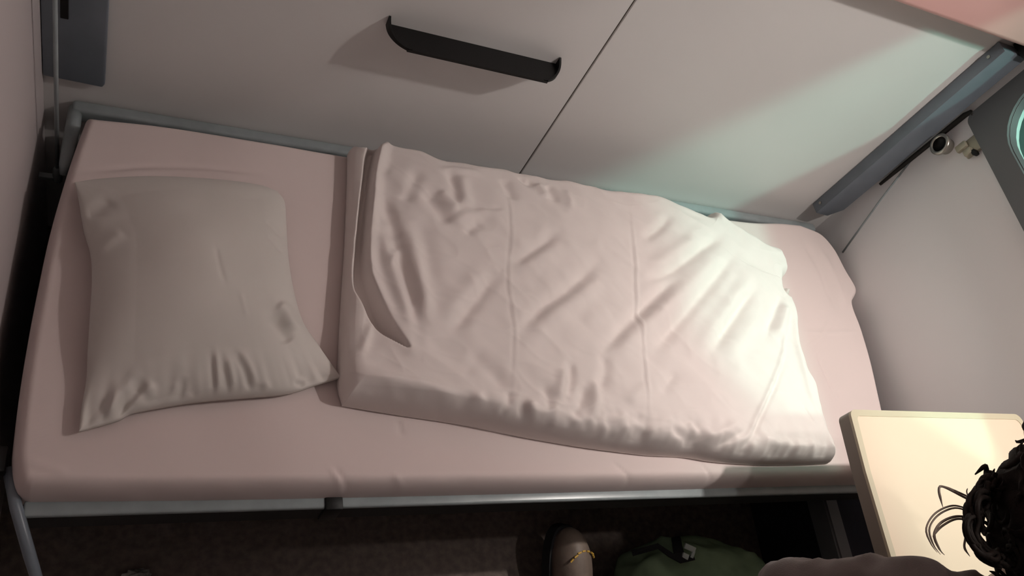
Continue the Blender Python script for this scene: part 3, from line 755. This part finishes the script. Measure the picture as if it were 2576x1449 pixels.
for s in (-1, 1):
    eye = bmesh.new()
    bmesh.ops.create_uvsphere(eye, u_segments=16, v_segments=10, radius=.011, matrix=Matrix.Translation(HD + rgt * s * .032 + fwd * .078 + upv * .004))
    part('eye', eye, M['buckle'], person, smooth=True)

# clothes
def crumple(me, amp, sc, seed):
    for v in me.vertices:
        n3 = noise.noise(v.co * sc + Vector((seed, 0, 0))) + .5 * noise.noise(v.co * sc * 2.3 + Vector((seed, 3, 0)))
        v.co += v.normal * amp * n3
jk = [
    [T(HIP + Vector((0, .01, .0)), .155, .125), T(lerp(HIP, CH, .5), .15, .12), T(CH, .155, .12), T(lerp(CH, NK, .7), .095, .085), T(lerp(CH, NK, .95), .068, .066)],
    [T(lerp(CH, NK, .7), .095, .085), T(LS, .073), T(lerp(LS, LE, .35), .066), T(lerp(LS, LE, .7), .062), T(LE, .060), T(lerp(LE, LWR, .3), .055), T(lerp(LE, LWR, .65), .050), T(lerp(LE, LWR, .92), .036)],
    [T(lerp(CH, NK, .7), .095, .085), T(RS, .073), T(lerp(RS, RE, .5), .064), T(RE, .060), T(lerp(RE, RWR, .4), .055), T(lerp(RE, RWR, .92), .036)],
]
jm = skin_mesh('jacket', jk, 4); jm.update()
for v in jm.vertices:
    n3 = noise.noise(Vector((v.co.x * 16, v.co.y * 9, v.co.z * 26))); n4 = 1 - abs(noise.noise(Vector((v.co.x * 22 + 5, v.co.y * 14, v.co.z * 30))))
    v.co += v.normal * (.008 * n3 + .010 * (n4 - .8))
link('sweater', jm, M['jacket'], person, smooth=True)
def leg(hs, kn, an): 
    h0 = HIP + Vector((hs * .09, .05, -.02))
    return [T(HIP, .13, .10), T(h0, .10), T(lerp(h0, kn, .5), .090), T(kn, .074), T(lerp(kn, an, .3), .068), T(lerp(kn, an, .65), .064), T(lerp(kn, an, .90), .062), T(lerp(kn, an, 1.0), .060)]
tm = skin_mesh('trousers', [leg(-1, LK, LA), leg(1, RK, RA)], 3); tm.update(); crumple(tm, .008, 14, 4.0)
link('trousers', tm, M['camo'], person, smooth=True)

def boot(R, par):
    """ankle boot: sole, leather upper with round toe cap, shaft, stitching"""
    def foot_outline(n, off=0.0):
        pts = []
        for k in range(n):
            a = 2 * PI * k / n; y = math.sin(a); x = math.cos(a)
            w = .040 + .005 * y
            ylen = .118 + off
            pts.append(((w + off) * (abs(x) ** .8) * (1 if x >= 0 else -1), .035 + ylen * (abs(y) ** .85) * (1 if y >= 0 else -1)))
        return pts
    bm = bmesh.new()
    prof = [(1.0, .022), (1.03, .038), (1.0, .052), (.92, .066), (.76, .079), (.50, .087), (.20, .090)]
    ou = foot_outline(40); rings = []
    for sc, z in prof:
        ring = []
        for (x, y) in ou:
            t = max(0.0, min(1.0, (y + .083) / .236))
            zz = z * (1.0 if t > .45 else 1 + (.45 - t) * .5)
            ring.append(bm.verts.new(R @ Vector((x * sc, .035 + (y - .035) * (sc * .8 + .2), zz))))
        rings.append(ring)
    for a, b in zip(rings, rings[1:]):
        for k in range(40): bm.faces.new((a[k], a[(k + 1) % 40], b[(k + 1) % 40], b[k]))
    bm.faces.new(rings[-1]); bm.faces.new(rings[0][::-1])
    up = part('boot', bm, M['boot'], par, smooth=True)
    bm = bmesh.new(); add_prism(bm, foot_outline(40, .007), 0.001, .026, lambda u, v, w: R @ Vector((u, v, w)))
    so = obj('sole', bm, M['sole'], up, angle=40)
    bm = bmesh.new(); add_tube(bm, [R @ Vector((0, -.025, .07)), R @ Vector((0, -.03, .11)), R @ Vector((0, -.03, .155)), R @ Vector((0, -.028, .165))], [.052, .050, .052, .044], 20)
    obj('shaft', bm, M['sole'], up, smooth=True)
    bm = bmesh.new()
    for k in range(7):       # yellow stitches across the toe cap
        a = -1.05 + 2.1 * k / 6
        x, y = .036 * math.sin(a), .082 + .030 * math.cos(a)
        q_ = max(abs(x) / .042, abs(y - .035) / .118); z = float(np.interp(-q_, [-p[0] for p in prof[1:]], [p[1] for p in prof[1:]])) - .004
        tdir = Vector((math.cos(a), -.74 * math.sin(a), -.35 * math.sin(a))).normalized()
        c = Vector((x, y, z + .006))
        add_tube(bm, [R @ (c - tdir * .0045), R @ (c + tdir * .0045)], .0022, 6)
    obj('stitching', bm, M['stitch'], up)
    bm = bmesh.new(); n = 30
    return up
boot(LB, person); boot(RB, person)

# hair: a lumpy cap with many separate curls standing off it
hb = bmesh.new(); bmesh.ops.create_icosphere(hb, subdivisions=5, radius=1.0)
hc = HD + upv * .030 - fwd * .028 + Vector((.010, 0, 0))
for v in hb.verts:
    u = v.co.copy(); r = Vector((.112, .124, .122))
    nz = noise.noise(u * 4.0) * .10 + noise.noise(u * 9.0) * .07 + (1 - abs(noise.noise(u * 15))) * .05
    k = 1 + nz
    face = max(0.0, u.y - .45) * max(0.0, .75 - u.z)
    k *= 1 - .55 * min(1, face * 2.2)
    v.co = hc + (rgt * u.x * r.x + fwd * u.y * r.y + upv * u.z * r.z) * k
obj('hair', hb, M['hair'], person, smooth=True)
hb = bmesh.new()
for i in range(330):
    u = Vector((random.gauss(0, 1), random.gauss(0, 1), random.gauss(0.2, 1))).normalized()
    if u.y > .55 and u.z < .45: continue
    c0 = hc + rgt * u.x * .109 + fwd * u.y * .120 + upv * u.z * .119
    nrm = (rgt * u.x + fwd * u.y + upv * u.z).normalized()
    t1 = nrm.cross(Vector((random.uniform(-1, 1), random.uniform(-1, 1), random.uniform(-1, 1)))).normalized()
    rad_, turns, ln = random.uniform(.008, .015), random.uniform(.8, 1.8), random.uniform(.015, .035)
    pts = []
    m_ = int(9 * turns) + 3
    for k in range(m_):
        a = 2 * PI * turns * k / (m_ - 1); q = c0 + nrm * (ln * k / (m_ - 1) - .004) + t1 * rad_ * math.sin(a) + nrm.cross(t1) * rad_ * (math.cos(a) - 1)
        pts.append(q)
    w = random.uniform(.0022, .0042)
    add_tube(hb, pts, [w] * (m_ - 2) + [w * .7, w * .25], 6)
o = obj('curls', hb, M['hair'], person, smooth=True)

# thick side locks that leave a gap to the light table
hb = bmesh.new()
for j in range(22):
    pts = [(2500, 1205), (2466, 1248), (2450, 1300), (2453, 1350), (2478, 1392), (2530, 1412)]
    o1, o2 = random.uniform(-17, 17), random.uniform(-12, 12)
    w3 = [Vector(onz((p[0] + o1 + random.uniform(-8, 8), p[1] + o2), 1.02 + random.uniform(-.018, .018))) for p in pts]
    q = resample(np.array([tuple(p) for p in w3]), 60)
    ph, fr_ = random.uniform(0, 6), random.uniform(.25, .5)
    q2 = [Vector(p) + Vector((math.cos(k * fr_ + ph) * .004, math.sin(k * fr_ + ph) * .004, 0)) for k, p in enumerate(q)]
    add_tube(hb, q2, random.uniform(.0016, .0036), 6)
obj('side_lock', hb, M['hair'], person, smooth=True)
# a few long loose locks over the table
def lock(pts, r): 
    q = resample(np.array([tuple(p) for p in pts]), 26); add_tube(hb, [Vector(p) for p in q], [r] * 22 + [r * .8, r * .6, r * .4, r * .2], 6)
hb = bmesh.new()
def HP(p, z): return onz(p, z)
zl = 1.00
for pts, r in [
    ([(2446, 1262), (2420, 1248), (2372, 1224), (2362, 1232), (2368, 1262), (2372, 1276)], .0016),
    ([(2450, 1258), (2424, 1244), (2374, 1222)], .0012),
    ([(2436, 1280), (2395, 1272), (2352, 1292), (2330, 1330), (2342, 1368), (2358, 1390)], .0012),
    ([(2438, 1286), (2400, 1278), (2360, 1296), (2338, 1330), (2348, 1370), (2366, 1395)], .0012),
    ([(2436, 1300), (2400, 1300), (2366, 1316), (2350, 1345), (2362, 1380), (2376, 1396)], .0016),
    ([(2438, 1308), (2404, 1306), (2372, 1322), (2352, 1342), (2350, 1352), (2370, 1392)], .0014),
    ([(2438, 1256), (2432, 1238), (2434, 1228)], .0008),
    ([(2422, 1302), (2430, 1340), (2426, 1376), (2440, 1400)], .0014)]:
    lock([HP(p, zl) for p in pts], r)
obj('lock', hb, M['strand'], person, smooth=True)

# ------------------------------------------------------------------ green bag on the floor
bg = thing('backpack', 'green bag with a black strap and pale buckle on the floor beside the boot', 'bag', (1.36, -0.93, 0))
bm = bmesh.new(); bmesh.ops.create_icosphere(bm, subdivisions=5, radius=1.0)
for v in bm.verts:
    u = v.co.copy()
    p = Vector((math.copysign(abs(u.x) ** .75, u.x) * .185, math.copysign(abs(u.y) ** .8, u.y) * .125, math.copysign(abs(u.z) ** .75, u.z) * .10))
    nz = noise.noise(Vector((u.x * 2.2, u.y * 2.2, u.z * 2.2))) * .020 + (1 - abs(noise.noise(Vector((u.x * 4, u.y * 3, u.z * 4 + 3))))) * .014
    p += u * nz
    p.z = max(p.z * (1 + .25 * u.x * -0.2), -.098)
    v.co = Vector((1.375, -0.925, .100)) + Matrix.Rotation(math.radians(-12), 3, 'Z') @ p
part('body', bm, M['bag'], bg, smooth=True)
bpt = [onz(q, .19) for q in ((1600, 1388), (1655, 1372), (1690, 1392), (1725, 1408))]
def strap(bm, pts, w, t, up, side=None):
    pts = [Vector(p) for p in pts]; prev = None
    for i, p in enumerate(pts):
        a = pts[max(i - 1, 0)]; b = pts[min(i + 1, len(pts) - 1)]; d_ = (b - a).normalized(); s_ = Vector(side).normalized() if side else d_.cross(Vector(up)).normalized(); n_ = s_.cross(d_).normalized()
        q = [bm.verts.new(p + s_ * w * x + n_ * t * y) for x, y in ((-1, -1), (1, -1), (1, 1), (-1, 1))]
        if prev:
            for k in range(4): bm.faces.new((prev[k], prev[(k + 1) % 4], q[(k + 1) % 4], q[k]))
        else: bm.faces.new(q[::-1])
        prev = q
    bm.faces.new(prev)
bm = bmesh.new()
strap(bm, [onz(q, z) for q, z in (((1590, 1392), .17), ((1655, 1374), .205), ((1685, 1395), .215), ((1712, 1410), .218), ((1745, 1402), .215))], .006, .002, (0, 0, 1))
strap(bm, [onz(q, z) for q, z in (((1700, 1352), .178), ((1702, 1362), .196), ((1704, 1376), .208), ((1708, 1392), .216), ((1716, 1408), .216))], .013, .002, None, (1, .12, .0))
part('strap', bm, M['strap'], bg)
bc = Vector(onz((1734, 1388), .224))
Rb = Matrix.Translation(bc) @ Matrix.Rotation(math.radians(-25), 4, 'Z') @ Matrix.Rotation(math.radians(25), 4, 'X')
bm = bmesh.new()
add_box(bm, (-.015, .002, -.003), (.012, .014, .003), .0015, 2, Rb); add_box(bm, (-.013, -.018, -.003), (.002, -.006, .003), .0015, 2, Rb)
add_box(bm, (.006, -.010, -.003), (.013, .006, .003), .0015, 2, Rb)
part('buckle', bm, M['buckle'], bg, angle=40)

# crumpled scrap on the floor at the left
bm = bmesh.new(); bmesh.ops.create_icosphere(bm, subdivisions=3, radius=1.0)
c = Vector(onz((345, 1452), .012))
for v in bm.verts:
    u = v.co.copy(); k = 1 + .45 * noise.noise(u * 2.7) + .25 * noise.noise(u * 6)
    v.co = c + Vector((u.x * .024 * k, u.y * .014 * k, max(u.z * .012 * k, -.0115)))
tag(obj('paper_scrap', bm, M['foil']), 'small pale crumpled scrap on the dark floor below the pillow end', 'scrap')

# ------------------------------------------------------------------ light
def light(name, kind, loc, power, col, **k):
    d_ = bpy.data.lights.new(name, kind); d_.energy = power; d_.color = col
    for a, v in k.items(): setattr(d_, a, v)
    o = bpy.data.objects.new(name, d_); COL.objects.link(o); o.location = loc; return o
LAMP = Vector((1.74, -0.70, 2.00)); WARM = (1.0, 0.935, 0.875)
def aim(o, p): o.rotation_euler = (Vector(p) - o.location).to_track_quat('-Z', 'Y').to_euler()
light('reading_lamp', 'POINT', LAMP, 20.5, WARM, shadow_soft_size=0.025)
sp = light('reading_lamp_cone', 'SPOT', LAMP, 10, WARM, spot_size=math.radians(62), spot_blend=0.12, shadow_soft_size=0.025)
aim(sp, (1.38, -0.45, 0.47))
sp = light('reading_lamp_core', 'SPOT', LAMP, 42, WARM, spot_size=math.radians(52), spot_blend=1.0, shadow_soft_size=0.025)
aim(sp, (1.50, -0.60, 0.47))
sp = light('ceiling_lamp', 'SPOT', (1.34, -1.06, 2.32), 15.5, WARM, spot_size=math.radians(58), spot_blend=0.8, shadow_soft_size=0.03)
aim(sp, (1.46, -0.80, 0.0))
for y_, p_ in ((-0.5, 62), (-1.7, 185)):
    light('platform_lamp', 'POINT', (2.93, y_, 3.10), p_, (0.50, 1.0, 0.86), shadow_soft_size=0.10)
w = bpy.data.worlds.new('world'); SC.world = w; w.use_nodes = True
w.node_tree.nodes['Background'].inputs[0].default_value = (0.004, 0.005, 0.007, 1)

# ------------------------------------------------------------------ camera
cd = bpy.data.cameras.new('camera'); co = bpy.data.objects.new('camera', cd); COL.objects.link(co)
cd.sensor_fit = 'HORIZONTAL'; cd.sensor_width = 36.0; cd.lens = F_PX / 2576 * 36.0; cd.clip_start = 0.02
Rm = Matrix([ROT[0], -ROT[1], -ROT[2]]).transposed()
co.matrix_world = Matrix.Translation(CAM) @ Rm.to_4x4()
SC.camera = co
vs = SC.view_settings
vs.view_transform = 'Standard'; vs.look = 'None'; vs.exposure = 0.0; vs.gamma = 1.0; vs.use_curve_mapping = False
